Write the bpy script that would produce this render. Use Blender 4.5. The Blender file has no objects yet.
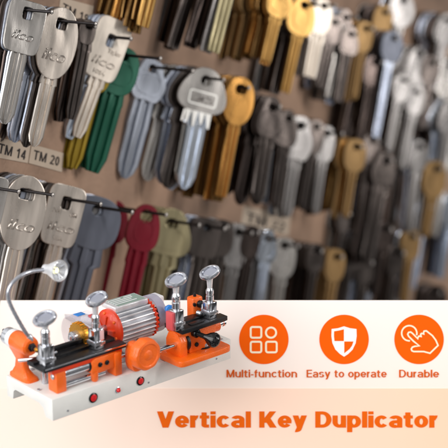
import bpy, bmesh, math, random
from mathutils import Vector, Matrix
random.seed(7)
C = bpy.context.scene.collection
S = bpy.context.scene
# ------------------------------------------------------------------ camera
F, D = 1350.0, 1.35                 # focal length in photo pixels, reference distance in metres
PITCH, YAW = 0.29999, 0.732643
CAM = Vector((0, 0, 1.3))
RT = Vector((1, 0, 0)); UP = Vector((0, math.sin(PITCH), math.cos(PITCH))); FW = Vector((0, math.cos(PITCH), -math.sin(PITCH)))
cam = bpy.data.cameras.new('camera'); co = bpy.data.objects.new('camera', cam); C.objects.link(co)
co.location = CAM; co.rotation_euler = (math.pi/2 - PITCH, 0, 0)
cam.sensor_width = 36; cam.lens = 36*F/448; cam.clip_start = .05; cam.clip_end = 60
cam.dof.use_dof = True; cam.dof.focus_distance = D/0.932
APERTURE = 0.0192
cam.dof.aperture_fstop = (cam.lens/1000)/APERTURE
S.camera = co
# ------------------------------------------------------------------ world and lamps
w = bpy.data.worlds.new('World'); S.world = w; w.use_nodes = True
nt = w.node_tree; bg = nt.nodes['Background']
tc = nt.nodes.new('ShaderNodeTexCoord'); sp = nt.nodes.new('ShaderNodeSeparateXYZ'); rp = nt.nodes.new('ShaderNodeValToRGB')
nt.links.new(tc.outputs['Generated'], sp.inputs[0]); nt.links.new(sp.outputs['Z'], rp.inputs[0])
rp.color_ramp.elements[0].position = 0.0; rp.color_ramp.elements[0].color = (.80, .79, .78, 1)
rp.color_ramp.elements[1].position = .9; rp.color_ramp.elements[1].color = (1.0, 1.0, 1.0, 1)
wn = nt.nodes.new('ShaderNodeTexNoise'); wn.inputs['Scale'].default_value = 2.3; wn.inputs['Detail'].default_value = 1.5
wr = nt.nodes.new('ShaderNodeMapRange'); wr.inputs['From Min'].default_value = .40; wr.inputs['From Max'].default_value = .60; wr.inputs['To Min'].default_value = .10; wr.inputs['To Max'].default_value = 1.9; wr.interpolation_type = 'SMOOTHSTEP'
wm = nt.nodes.new('ShaderNodeVectorMath'); wm.operation = 'SCALE'
nt.links.new(tc.outputs['Generated'], wn.inputs['Vector']); nt.links.new(wn.outputs[0], wr.inputs[0]); nt.links.new(rp.outputs[0], wm.inputs[0]); nt.links.new(wr.outputs[0], wm.inputs['Scale'])
wx = nt.nodes.new('ShaderNodeMapRange'); wx.inputs['From Min'].default_value = -.9; wx.inputs['From Max'].default_value = .7; wx.inputs['To Min'].default_value = 1.75; wx.inputs['To Max'].default_value = .55
nt.links.new(sp.outputs['X'], wx.inputs[0]); wm2 = nt.nodes.new('ShaderNodeVectorMath'); wm2.operation = 'SCALE'
nt.links.new(wm.outputs[0], wm2.inputs[0]); nt.links.new(wx.outputs[0], wm2.inputs['Scale']); nt.links.new(wm2.outputs[0], bg.inputs[0]); bg.inputs[1].default_value = 0.46
def area(name, loc, target, size, power, col=(1, 1, 1), sy=None):
    l = bpy.data.lights.new(name, 'AREA'); l.energy = power; l.color = col; l.size = size
    if sy: l.shape = 'RECTANGLE'; l.size_y = sy
    o = bpy.data.objects.new(name, l); C.objects.link(o); o.location = loc
    o.rotation_euler = (Vector(target)-Vector(loc)).to_track_quat('-Z', 'Y').to_euler()
T0 = (0, 1.5, .9)
area('softbox_front', (-1.75, -1.0, 2.35), T0, 2.8, 82, (1, .998, .992))
area('softbox_right', (3.2, 1.2, 1.7), (0, 2.0, .9), 0.35, 25, (1, .975, .95), 1.2)
area('glint_lamp_left', (-2.4, .6, 1.6), (0, 1.8, 1.0), .25, 9, (.86, .93, 1), 1.6)  # added lamp, puts bluish glints on the metal
area('glint_lamp_right', (2.2, .5, 2.5), (.2, 2.0, 1.1), .10, 18, (1, .98, .96), 1.5)  # added narrow lamp, only for glints on the hanging keys
S.view_settings.view_transform = 'Standard'; S.view_settings.look = 'None'; S.view_settings.exposure = 0.16; S.view_settings.gamma = 1
S.render.resolution_x = S.render.resolution_y = 1024

def ray(px, py): return RT*((px-224)/F) - UP*((py-224)/F) + FW
def lin(c):
    r = []
    for v in c:
        v /= 255.0; r.append(v/12.92 if v <= .04045 else ((v+.055)/1.055)**2.4)
    return tuple(r)
# ------------------------------------------------------------------ materials
MATS = {}
def mat(name, rgb, rough=.5, metal=0.0, var=.0, vscale=40, bump=0.0, bscale=300, stretch=None, coat=0, spec=.5):
    if name in MATS: return MATS[name]
    m = bpy.data.materials.new(name); m.use_nodes = True; n = m.node_tree; b = n.nodes['Principled BSDF']
    c = lin(rgb); b.inputs['Base Color'].default_value = (*c, 1); b.inputs['Roughness'].default_value = rough
    b.inputs['Metallic'].default_value = metal; b.inputs['Coat Weight'].default_value = coat; b.inputs['Specular IOR Level'].default_value = spec
    t = n.nodes.new('ShaderNodeTexCoord'); mp = n.nodes.new('ShaderNodeMapping')
    n.links.new(t.outputs['Object'], mp.inputs[0])
    if stretch: mp.inputs['Scale'].default_value = stretch
    if var:
        no = n.nodes.new('ShaderNodeTexNoise'); no.inputs['Scale'].default_value = vscale; no.inputs['Detail'].default_value = 6
        n.links.new(mp.outputs[0], no.inputs['Vector'])
        cr = n.nodes.new('ShaderNodeValToRGB'); cr.color_ramp.elements[0].position = .3; cr.color_ramp.elements[1].position = .72
        cr.color_ramp.elements[0].color = (*[v*(1-var) for v in c], 1); cr.color_ramp.elements[1].color = (*[min(1, v*(1+var*.6)) for v in c], 1)
        n.links.new(no.outputs[0], cr.inputs[0]); n.links.new(cr.outputs[0], b.inputs['Base Color'])
        mr = n.nodes.new('ShaderNodeMapRange'); mr.inputs['To Min'].default_value = rough*.6; mr.inputs['To Max'].default_value = min(1, rough*1.5)
        n.links.new(no.outputs[0], mr.inputs[0]); n.links.new(mr.outputs[0], b.inputs['Roughness'])
    if bump:
        n2 = n.nodes.new('ShaderNodeTexNoise'); n2.inputs['Scale'].default_value = bscale; n2.inputs['Detail'].default_value = 4
        n.links.new(mp.outputs[0], n2.inputs['Vector'])
        bp = n.nodes.new('ShaderNodeBump'); bp.inputs['Strength'].default_value = bump; bp.inputs['Distance'].default_value = .002
        n.links.new(n2.outputs[0], bp.inputs['Height']); n.links.new(bp.outputs[0], b.inputs['Normal'])
    MATS[name] = m; return m
# key finishes; key meshes are in photo-pixel units, so texture scales are small numbers
def km(name, rgb, rough, metal=1.0, var=.18, vs=.12, bump=.25, bs=.5): 
    m = mat(name, rgb, rough, metal, var, vs, bump*.3, 1.6, (1, .10, 1)); n = m.node_tree
    if not n.nodes.get('Wave dents'):
        b1 = [q for q in n.nodes if q.type == 'BUMP'][0]; tx = [q for q in n.nodes if q.type == 'TEX_COORD'][0]; oi = n.nodes.new('ShaderNodeObjectInfo')
        ad = n.nodes.new('ShaderNodeVectorMath'); ad.operation = 'ADD'; sc = n.nodes.new('ShaderNodeVectorMath'); sc.operation = 'SCALE'; sc.inputs['Scale'].default_value = 300
        cb = n.nodes.new('ShaderNodeCombineXYZ'); n.links.new(oi.outputs['Random'], cb.inputs[0]); n.links.new(oi.outputs['Random'], cb.inputs[2]); n.links.new(cb.outputs[0], sc.inputs[0])
        n.links.new(tx.outputs['Object'], ad.inputs[0]); n.links.new(sc.outputs[0], ad.inputs[1])
        no = n.nodes.new('ShaderNodeTexNoise'); no.name = 'Wave dents'; no.inputs['Scale'].default_value = .05; no.inputs['Detail'].default_value = 1.2; ms = n.nodes.new('ShaderNodeVectorMath'); ms.operation = 'MULTIPLY'; ms.inputs[1].default_value = (1, .3, 1); n.links.new(ad.outputs[0], ms.inputs[0]); n.links.new(ms.outputs[0], no.inputs['Vector'])
        b2 = n.nodes.new('ShaderNodeBump'); b2.inputs['Strength'].default_value = .5; b2.inputs['Distance'].default_value = .008
        n.links.new(no.outputs[0], b2.inputs['Height']); n.links.new(b2.outputs[0], b1.inputs['Normal'])
    return m
K = dict(
 nickel=km('nickel_matte', (206, 195, 184), .28, .9), nickel2=km('nickel_grey', (180, 175, 170), .25, .95),
 steel=km('steel_polished', (206, 212, 222), .14), dark=km('steel_dark', (96, 88, 84), .22), blackish=km('steel_blackened', (82, 72, 68), .24),
 brass=km('brass', (186, 136, 72), .26, .9), gold=km('brass_bright', (174, 136, 78), .3, .9), bronze=km('brass_aged', (128, 98, 58), .25, .95), dull=km('brass_dull', (146, 116, 76), .42, .8),
 khaki=km('nickel_silver_yellow', (158, 148, 116), .3, .9), grey=km('zinc_grey', (152, 148, 146), .27, .9),
 olive=km('anodised_olive_gold', (150, 124, 30), .35, .5), green=km('painted_green', (20, 88, 66), .3, .35, .1),
 lilac=km('blued_zinc', (158, 163, 174), .28, .7, .1), slate=km('painted_slate', (98, 102, 114), .34, .4, .1),
 red=km('painted_red', (120, 8, 32), .3, .35, .12), blue=km('steel_blue', (186, 192, 206), .25, .9), white=km('bright_nickel_highlight', (240, 238, 232), .35, .4, .08), cream=km('nickel_cream', (226, 214, 200), .34, .6))
M_board = mat('pressed_board', (180, 147, 124), .72, 0, .55, 6, .7, 160)
M_nail = mat('dark_wire', (58, 54, 54), .35, .9, .2, 200)
M_tip = mat('bright_nail_end', (205, 198, 192), .3, .9)
M_paper = mat('paper_label', (205, 186, 166), .8, 0, .08, 30)
M_ink = mat('black_ink', (42, 34, 34), .7)
# ------------------------------------------------------------------ object helpers
def tag(o, label=None, cat=None, group=None, kind=None):
    if label: o['label'] = label
    if cat: o['category'] = cat
    if group: o['group'] = group
    if kind: o['kind'] = kind
    return o
def link(name, me, m, parent=None):
    o = bpy.data.objects.new(name, me); C.objects.link(o)
    if m is not None:
        me.materials.clear(); me.materials.append(m)
    if parent is not None: o.parent = parent
    return o
def smooth(me, ang=.6):
    for p in me.polygons: p.use_smooth = True
    try: me.set_sharp_from_angle(angle=ang)
    except Exception: pass
def bm_mesh(bm, name, sm=True):
    bmesh.ops.recalc_face_normals(bm, faces=bm.faces[:])
    me = bpy.data.meshes.new(name); bm.to_mesh(me); bm.free()
    if sm: smooth(me)
    return me
def curve_mesh(name, loops, half, bev=0.0):
    """filled outline (first loop outer, others holes) given a thickness"""
    cu = bpy.data.curves.new('tmp', 'CURVE'); cu.dimensions = '2D'; cu.fill_mode = 'BOTH'
    cu.extrude = max(half-bev, 0.0001); cu.bevel_depth = bev; cu.bevel_resolution = 1; cu.offset = -bev
    for L in loops:
        s = cu.splines.new('POLY'); s.points.add(len(L)-1); s.use_cyclic_u = True
        for i, p in enumerate(L): s.points[i].co = (p[0], p[1], 0, 1)
    o = bpy.data.objects.new('tmp', cu); C.objects.link(o); bpy.context.view_layer.update()
    me = bpy.data.meshes.new_from_object(o.evaluated_get(bpy.context.evaluated_depsgraph_get()))
    bpy.data.objects.remove(o); bpy.data.curves.remove(cu); me.name = name; smooth(me, .5); return me
def text_mesh(name, body, x0, x1, y0, caph, half, bold=0.0, shear=0.0, space=1.0):
    """text whose ink spans x0..x1 with baseline y0 and capital height caph"""
    cu = bpy.data.curves.new('tmp', 'FONT'); cu.body = body; cu.size = 1; cu.offset = bold; cu.extrude = 0; cu.shear = shear; cu.space_character = space
    o = bpy.data.objects.new('tmp', cu); C.objects.link(o); bpy.context.view_layer.update()
    me = bpy.data.meshes.new_from_object(o.evaluated_get(bpy.context.evaluated_depsgraph_get()))
    bpy.data.objects.remove(o); bpy.data.curves.remove(cu)
    xs = [v.co.x for v in me.vertices]; a, b = min(xs), max(xs)
    sx = (x1-x0)/(b-a); sy = caph/0.70
    for v in me.vertices: v.co = Vector((x0+(v.co.x-a)*sx, y0+v.co.y*sy, 0))
    bm = bmesh.new(); bm.from_mesh(me); 
    r = bmesh.ops.extrude_face_region(bm, geom=bm.faces[:])
    for v in r['geom']:
        if isinstance(v, bmesh.types.BMVert): v.co.z += half*2
    bmesh.ops.recalc_face_normals(bm, faces=bm.faces[:]); bm.to_mesh(me); bm.free(); me.name = name
    return me

def pen(bm, pts, wv, wh, z0, z1):
    """flat-ended stroke; heavy where it runs upright, thinner where it runs level"""
    P = [Vector(p) for p in pts]; n = len(P); closed = (P[0]-P[-1]).length < 1e-5
    if closed: P = P[:-1]; n -= 1
    sec = []
    for i in range(n):
        a = P[i-1] if (i > 0 or closed) else None; b = P[(i+1) % n] if (i < n-1 or closed) else None
        d1 = (P[i]-a).normalized() if a is not None else None; d2 = (b-P[i]).normalized() if b is not None else None
        t = d1 if d2 is None else d2 if d1 is None else (d1+d2).normalized()
        nr = Vector((-t.y, t.x)); w_ = math.hypot(wv*nr.x, wh*nr.y)/2
        if d1 is not None and d2 is not None: w_ /= max(.7, nr.dot(Vector((-d1.y, d1.x))))
        sec.append([bm.verts.new((*(P[i]+nr*w_*sg), z)) for sg, z in ((1, z0), (1, z1), (-1, z1), (-1, z0))])
    for i in range(n if closed else n-1):
        A, B = sec[i], sec[(i+1) % n]
        for j in range(4): bm.faces.new((A[j], A[(j+1) % 4], B[(j+1) % 4], B[j]))
    if not closed: bm.faces.new(sec[0]); bm.faces.new(sec[-1][::-1])
def earc(cx, cy_, rx, ry, a0, a1, N=20): return [(cx+rx*math.cos(math.radians(a0+(a1-a0)*i/N)), cy_+ry*math.sin(math.radians(a0+(a1-a0)*i/N))) for i in range(N+1)]
def glyph(ch, v, h, X, wf):
    """strokes and advance of one letter; v, h pen widths, X x-height, capitals 1 high, wf width factor.
    'R' is a ring sector, 'D' a slanting bar with level ends, anything else a pen path"""
    B = .80*wf*X/.75; r = (B-v)/2; ry = (X-h)/2; cx = B/2; cm = X/2; a = v/2
    R = lambda x, y, rx, r2, a0, a1: ('R', x, y, rx, r2, a0, a1)
    if ch == ' ': return [], .36*wf
    if ch == 'o': return [R(cx, cm, r, ry, 0, 360)], B
    if ch == 'c': return [R(cx, cm, r, ry, 38, 322)], B*.96
    if ch == 'e': return [R(cx, cm, r, ry, 0, 325), [(a, cm-.015), (B-.01, cm-.015)]], B
    if ch in 'bpd':
        st = {'b': (a, 0, 1), 'p': (a, -.28, X), 'd': (B-a, 0, 1)}[ch]; return [R(cx, cm, r, ry, 0, 360), [(st[0], st[1]), (st[0], st[2])]], B
    if ch == 'l': return [[(a, 0), (a, 1)]], v
    if ch == 'i': return [[(a, 0), (a, X)], [(a, X+.07), (a, 1)]], v
    if ch == 't': m = a+.10*wf; return [[(m, X*1.25), (m, .16)], R(m+.10, .16, .10, .16-h/2, 180, 268), [(m+.09, h/2), (m+v*.5+.13, h/2)], [(0, X-h/2), (m+v*.5+.13, X-h/2)]], m+v*.5+.15
    if ch == 'f': m = a+.09*wf; return [[(m, 0), (m, .80)], R(m+.13, .80, .13, .20-h/2, 88, 180), [(0, X-h/2), (m+v*.5+.12, X-h/2)]], m+v*.5+.13
    if ch == 'r': return [[(a, 0), (a, X)], R(v+.11, X*.55, .11+a*.6, X*.45-h/2, 78, 165)], v+.19
    if ch == 'u': return [[(a, X), (a, X*.44)], R(cx-.005, X*.46, r-.005, X*.46-h/2, 180, 320), [(B*.97-a, 0), (B*.97-a, X)]], B*.97
    if ch == 'n': return [[(a, 0), (a, X)], R(cx-.005, X*.54, r-.005, X*.46-h/2, 0, 140), [(B*.97-a, X*.56), (B*.97-a, 0)]], B*.97
    if ch == 'a':
        A_ = B*.96; return [R(A_*.5, X*.66, A_*.5-a, X*.34-h/2, 0, 158), [(A_-a, X*.68), (A_-a, 0)], R(A_*.44, X*.29, A_*.44-a, X*.30-h*.45, 50, 318), [(A_*.5, X*.57-h*.35), (A_-a, X*.57-h*.3)]], A_+.01
    if ch == 's':
        A_ = B*.92; return [R(A_/2, X*.715, A_/2-a*.95, X*.285-h/2, 22, 255), R(A_/2, X*.285, A_/2-a*.95, X*.285-h/2, -158, 75)], A_
    if ch == 'y':
        A_ = B*1.02; return [('D', (v*.54, X), (A_/2, 0), v*1.08), ('D', (A_-v*.54, X), (A_*.40, -.16), v*1.08), R(A_*.22, -.08, A_*.22, .20-h/2, -100, -18)], A_
    if ch == 'V': W_ = .98*wf; return [('D', (v*.56, 1), (W_/2, 0), v*1.12), ('D', (W_-v*.56, 1), (W_/2, 0), v*1.12)], W_
    if ch == 'K': W_ = 1.0*wf; return [[(a, 0), (a, 1)], ('D', (W_-v*.75, 1), (v*.9, .30), v*1.25), ('D', (v*1.45, .60), (W_-v*.66, 0), v*1.32)], W_
    if ch == 'D': W_ = .93*wf; return [[(a, 0), (a, 1)], [(a, 1-h/2), (W_*.44, 1-h/2)], R(W_*.44, .5, W_*.56-a, .5-h/2, -90, 90), [(W_*.44, h/2), (a, h/2)]], W_
    if ch == 'M': W_ = 1.08*wf; return [[(a, 0), (a, 1)], [(W_-a, 0), (W_-a, 1)], ('D', (a*1.2, 1), (W_/2, 0), v*.9), ('D', (W_-a*1.2, 1), (W_/2, 0), v*.9)], W_
    if ch == 'E': W_ = .80*wf; return [[(a, 0), (a, 1)], [(a, h/2), (W_, h/2)], [(a, .52), (W_*.95, .52)], [(a, 1-h/2), (W_, 1-h/2)]], W_
    if ch == 'T': W_ = .84*wf; return [[(W_/2, 0), (W_/2, 1)], [(0, 1-h/2), (W_, 1-h/2)]], W_
    if ch == '-': return [[(0, .34), (.34*wf, .34)]], .34*wf
    N_ = .66*wf
    if ch == '0': return [R(N_/2, .5, N_/2-a, .5-h/2, 0, 360)], N_
    if ch == '1': return [[(N_*.6, 0), (N_*.6, 1)], [(N_*.6, .92), (N_*.12, .70)]], N_
    if ch == '2': return [R(N_/2, .72, N_/2-a, .28-h/2, -30, 165), ('D', (N_-a*1.1, .62), (a*1.2, h*.6), v*1.1), [(0, h/2), (N_, h/2)]], N_
    if ch == '4': return [[(N_*.72, 0), (N_*.72, 1)], [(N_*.70, .96), (a*.5, .30)], [(0, .27), (N_, .27)]], N_
    if ch == '9': return [R(N_/2, .68, N_/2-a, .32-h/2, 0, 360), [(N_-a, .68), (N_-a, .45)], R(N_*.42, .44, N_*.58-a, .44-h/2, -110, 0)], N_
    return [], .4
def sign_mesh(name, body, x0, x1, y0, caph, depth, v=.2, h=.15, X=.73, wf=.8, gap=.09):
    """block letters drawn with a pen, ink spanning x0..x1"""
    bm = bmesh.new(); x = 0; k = 0
    for ch in body:
        st, adv = glyph(ch, v, h, X, wf)
        for p in st:
            zt = depth*(1+.06*(k % 5)); k += 1
            if p[0] == 'R':
                _, ox, oy, rx_, ry_, a0, a1 = p; nseg = 36; ro, so, ri, si = rx_+v/2, ry_+h/2, max(rx_-v/2, .02), max(ry_-h/2, .02); sec = []
                full = abs(a1-a0) == 360
                for q_ in range(nseg+(0 if full else 1)):
                    t_ = math.radians(a0+(a1-a0)*q_/nseg); c_, s_ = math.cos(t_), math.sin(t_)
                    sec.append([bm.verts.new((x+ox+c_*u_, oy+s_*w_, z_)) for u_, w_, z_ in ((ro, so, 0), (ro, so, zt), (ri, si, zt), (ri, si, 0))])
                for q_ in range(len(sec) if full else len(sec)-1):
                    A, B = sec[q_], sec[(q_+1) % len(sec)]
                    for f_ in range(4): bm.faces.new((A[f_], A[(f_+1) % 4], B[(f_+1) % 4], B[f_]))
            elif p[0] == 'D':
                (xa, ya), (xb, yb_), wa = p[1], p[2], p[3]; q4 = [(x+xa-wa/2, ya), (x+xa+wa/2, ya), (x+xb+wa/2, yb_), (x+xb-wa/2, yb_)]
                A = [bm.verts.new((u, t_, 0)) for u, t_ in q4]; B = [bm.verts.new((u, t_, zt)) for u, t_ in q4]
                bm.faces.new(A); bm.faces.new(B[::-1])
                for i in range(4): bm.faces.new((A[i], B[i], B[(i+1) % 4], A[(i+1) % 4]))
            else: pen(bm, [(x+q[0], q[1]) for q in p], v, h, 0, zt)
        x += adv+gap
    vs = [q.co.x for q in bm.verts]; a, b = min(vs), max(vs)
    for q in bm.verts: q.co = Vector((x0+(q.co.x-a)*(x1-x0)/(b-a), y0+q.co.y*caph, q.co.z))
    return bm_mesh(bm, name, False)
def stroke(pts, wd, closed=False, half=.15):
    n = len(pts); P = [Vector(p) for p in pts]; bm = bmesh.new(); Lr = []
    for i in range(n):
        a = P[i-1] if (i > 0 or closed) else None; b = P[(i+1) % n] if (i < n-1 or closed) else None
        d1 = (P[i]-a).normalized() if a is not None else None; d2 = (b-P[i]).normalized() if b is not None else None
        t = d1 if d2 is None else d2 if d1 is None else (d1+d2).normalized()
        nr = Vector((-t.y, t.x)); q = 1.0
        if d1 is not None and d2 is not None: q = 1/max(.6, nr.dot(Vector((-d1.y, d1.x))))
        Lr.append([bm.verts.new((*(P[i]+nr*sg*wd/2*q), z)) for sg, z in ((1, -half), (1, half), (-1, half), (-1, -half))])
    rg = range(n if closed else n-1)
    for i in rg:
        A, B = Lr[i], Lr[(i+1) % n]
        for j in range(4): bm.faces.new((A[j], A[(j+1) % 4], B[(j+1) % 4], B[j]))
    if not closed: bm.faces.new(Lr[0]); bm.faces.new(Lr[-1][::-1])
    return bm_mesh(bm, 'stroke', False)
def rrect(x0, y0, x1, y1, r):
    o = []
    for cx, cy, a in ((x1-r, y1-r, 0), (x0+r, y1-r, 90), (x0+r, y0+r, 180), (x1-r, y0+r, 270)):
        o += [(cx+r*math.cos(math.radians(a+t)), cy+r*math.sin(math.radians(a+t))) for t in (0, 30, 60, 90)]
    return o
def stroke_(p, w_): return stroke(p, w_, True)
def rrect_(x0, y0, x1, y1, r): return rrect(x0, y0, x1, y1, r)
# ------------------------------------------------------------------ the key board
EX = Vector((608, 152, F)).normalized(); ED = Vector((-.17, 1, -.036)); ED = (ED-EX*ED.dot(EX)).normalized()
def c2w(v): return RT*v.x - UP*v.y + FW*v.z        # image-style axes (right, down, forward) to world
ex, ed = c2w(EX), c2w(ED); nn = c2w(EX.cross(ED))
if nn.dot(FW) > 0: nn = -nn
BO = CAM + ray(0, 0)*(D/.891)
def onboard(px, py, h=0.0):
    d = ray(px, py); t = ((BO+nn*h-CAM).dot(nn))/d.dot(nn); return CAM+d*t
def topx(P):
    v = P-CAM; z = v.dot(FW); return 224+F*v.dot(RT)/z, 224-F*v.dot(UP)/z, z
def brdl(P): v = P-BO; return Vector((v.dot(ex), v.dot(-ed), v.dot(nn)))
MB = Matrix((ex, -ed, nn)).transposed().to_4x4(); MB.translation = BO
if MB.to_3x3().determinant() < 0: print('BOARD HANDED')
bm = bmesh.new()
xl = brdl(onboard(-30, 200)).x; yb = brdl(onboard(0, 345)).y
def box_bm(bm, a, b, bev=0, seg=1, edges=None):
    vs = [bm.verts.new((x, y, z)) for x in (a[0], b[0]) for y in (a[1], b[1]) for z in (a[2], b[2])]
    fs = [(0, 1, 3, 2), (4, 6, 7, 5), (0, 4, 5, 1), (2, 3, 7, 6), (0, 2, 6, 4), (1, 5, 7, 3)]
    nf = [bm.faces.new([vs[i] for i in f]) for f in fs]
    if bev:
        es = list({e for f in nf for e in f.edges})
        bmesh.ops.bevel(bm, geom=es, offset=bev, segments=seg, profile=.5, affect='EDGES')
box_bm(bm, (xl, yb, -.02), (4.2, .9, 0), .001)
board = link('key_board', bm_mesh(bm, 'key_board', False), M_board); board.matrix_world = MB
tag(board, 'brown pressed board panel holding rows of nails and hanging keys', 'board')

def nail(px, py, h, length_px, sag=0.0):
    """nail through the point seen at px,py at height h above the board, sticking out length_px further"""
    P = onboard(px, py, h); k = topx(P)[2]/F; L = h+length_px*k/.92
    base = P-nn*h; 
    bm = bmesh.new(); r = 1.55*k
    N = 12; rings = []
    prof = [(0-.01, r), (L*.5, r), (L-1.2*k, r), (L-.6*k, r*1.5), (L, r*1.55), (L+.5*k, r*1.1)]
    for z, rr in prof:
        rings.append([bm.verts.new((rr*math.cos(2*math.pi*i/N), rr*math.sin(2*math.pi*i/N) + sag*k*math.sin(max(z, 0)/L*1.4), z)) for i in range(N)])
    for a, b in zip(rings, rings[1:]):
        for i in range(N): bm.faces.new((a[i], a[(i+1) % N], b[(i+1) % N], b[i]))
    bm.faces.new(rings[-1])
    me = bm_mesh(bm, 'nail')
    o = link('nail', me, M_nail); M2 = MB.copy(); M2.translation = base; o.matrix_world = M2
    bm = bmesh.new(); bmesh.ops.create_uvsphere(bm, u_segments=12, v_segments=8, radius=r*1.5); 
    bmesh.ops.scale(bm, vec=(1, 1, .5), verts=bm.verts[:])
    e = link('nail_end', bm_mesh(bm, 'nail_end'), M_tip, o); e.location = (0, sag*k*math.sin(1.4), L+.5*k)
    return o
def superell(w, h, n, cy, N=40, mod=None, taper=0.0):
    pts = []
    for i in range(N):
        a = 2*math.pi*i/N; c, s = math.cos(a), math.sin(a)
        x = w/2*math.copysign(abs(c)**(2/n), c); y = h/2*math.copysign(abs(s)**(2/n), s)
        m = 1+(mod(a) if mod else 0)
        pts.append((x*m*(1+taper*y/h), cy+y*m))
    return pts
def bow_mesh(kind, w, h, top, th, hole):
    cy = top-h/2
    if kind == 'oval': o = superell(w, h, 2.1, cy)
    elif kind == 'square': o = superell(w, h, 5.5, cy, 48, None, .06)
    elif kind == 'round': o = superell(w, h, 2.5, cy)
    elif kind == 'clover': o = superell(w, h, 2.2, cy, 48, lambda a: .10*math.cos(3*(a-math.pi/2)))
    elif kind == 'bell': o = superell(w, h, 2.3, cy, 48, None, -.35)
    elif kind == 'wing': o = superell(w, h, 2.2, cy, 48, lambda a: .09*math.cos(3*(a-math.pi/2))+.04*math.cos(6*a))
    elif kind == 'loop': o = superell(w, h, 2.6, cy, 40, None, -.45)
    hw, hh, hk = hole
    H = superell(hw, hh, 5 if hk == 'slot' else 2, 0, 20)
    return curve_mesh('bow', [o, H[::-1]], th/2, .8)
PROF = [(-1, .15), (-.88, .5), (-.68, .5), (-.63, -.25), (-.34, -.25), (-.28, .46), (-.02, .5), (.12, .36), (.17, -.2), (.46, -.22), (.52, .42), (.82, .5), (1, .1)]
def blade_mesh(t0, length, wd, shw, shl, th, tip='point', skew=0.0):
    """lofted grooved blade from t0 downwards; shoulder of half width shw for shl"""
    secs = [(t0+3, shw*.9, .9), (t0-shl*.8, shw, .96), (t0-shl, wd*.52, .96), (t0-length+wd*.7, wd*.5, .96)]
    if tip == 'point': secs += [(t0-length+wd*.25, wd*.36, .9), (t0-length, wd*.12, .6)]
    elif tip == 'slant': secs += [(t0-length, wd*.3, .8)]
    else: secs += [(t0-length, wd*.47, .9)]
    bm = bmesh.new(); rings = []
    for k, (y, hw, tz) in enumerate(secs):
        off = skew*(k-2) if k > 3 else 0
        top = [bm.verts.new((s*hw+off, y, z*th*tz)) for s, z in PROF]
        bot = [bm.verts.new((s*hw+off, y, -(.5 if abs(s) < .92 else .25)*th*tz)) for s, z in reversed(PROF)]
        rings.append(top+bot)
    n = len(rings[0])
    for a, b in zip(rings, rings[1:]):
        for i in range(n): bm.faces.new((a[i], a[(i+1) % n], b[(i+1) % n], b[i]))
    bm.faces.new(rings[0]); bm.faces.new(rings[-1])
    return bm_mesh(bm, 'blade', False)
def key_matrix(px, py, h, swing, fs_target):
    P = onboard(px, py, h); k = topx(P)[2]/F
    cr = RT-ed*RT.dot(ed); cr.normalize()
    es = (ex+cr*fs_target).normalized(); es = (es-ed*es.dot(ed)).normalized()
    q = P+es*.01; x1, y1, _ = topx(q); x0, y0, _ = topx(P); fs = math.hypot(x1-x0, y1-y0)/(.01/k)
    X, Y = es, -ed; Z = X.cross(Y)
    R = Matrix((X, Y, Z)).transposed() @ Matrix.Rotation(math.radians(swing), 3, 'Z')
    M = R.to_4x4() @ Matrix.Diagonal((k/max(fs, .3), k, k, 1)); M.translation = P
    return M, k
MIX = dict(dark=['dark', 'blackish', 'nickel2', 'dark', 'steel', 'blue', 'grey', 'blackish'], blackish=['blackish', 'dark', 'grey', 'blackish'], bronze=['bronze', 'dull', 'brass', 'bronze'], steel=['steel', 'nickel2', 'steel', 'blue', 'dark'], blue=['blue', 'steel', 'dark'])
def kid(o, n_): return [c_ for c_ in o.children if c_.name.startswith(n_)][0]
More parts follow.
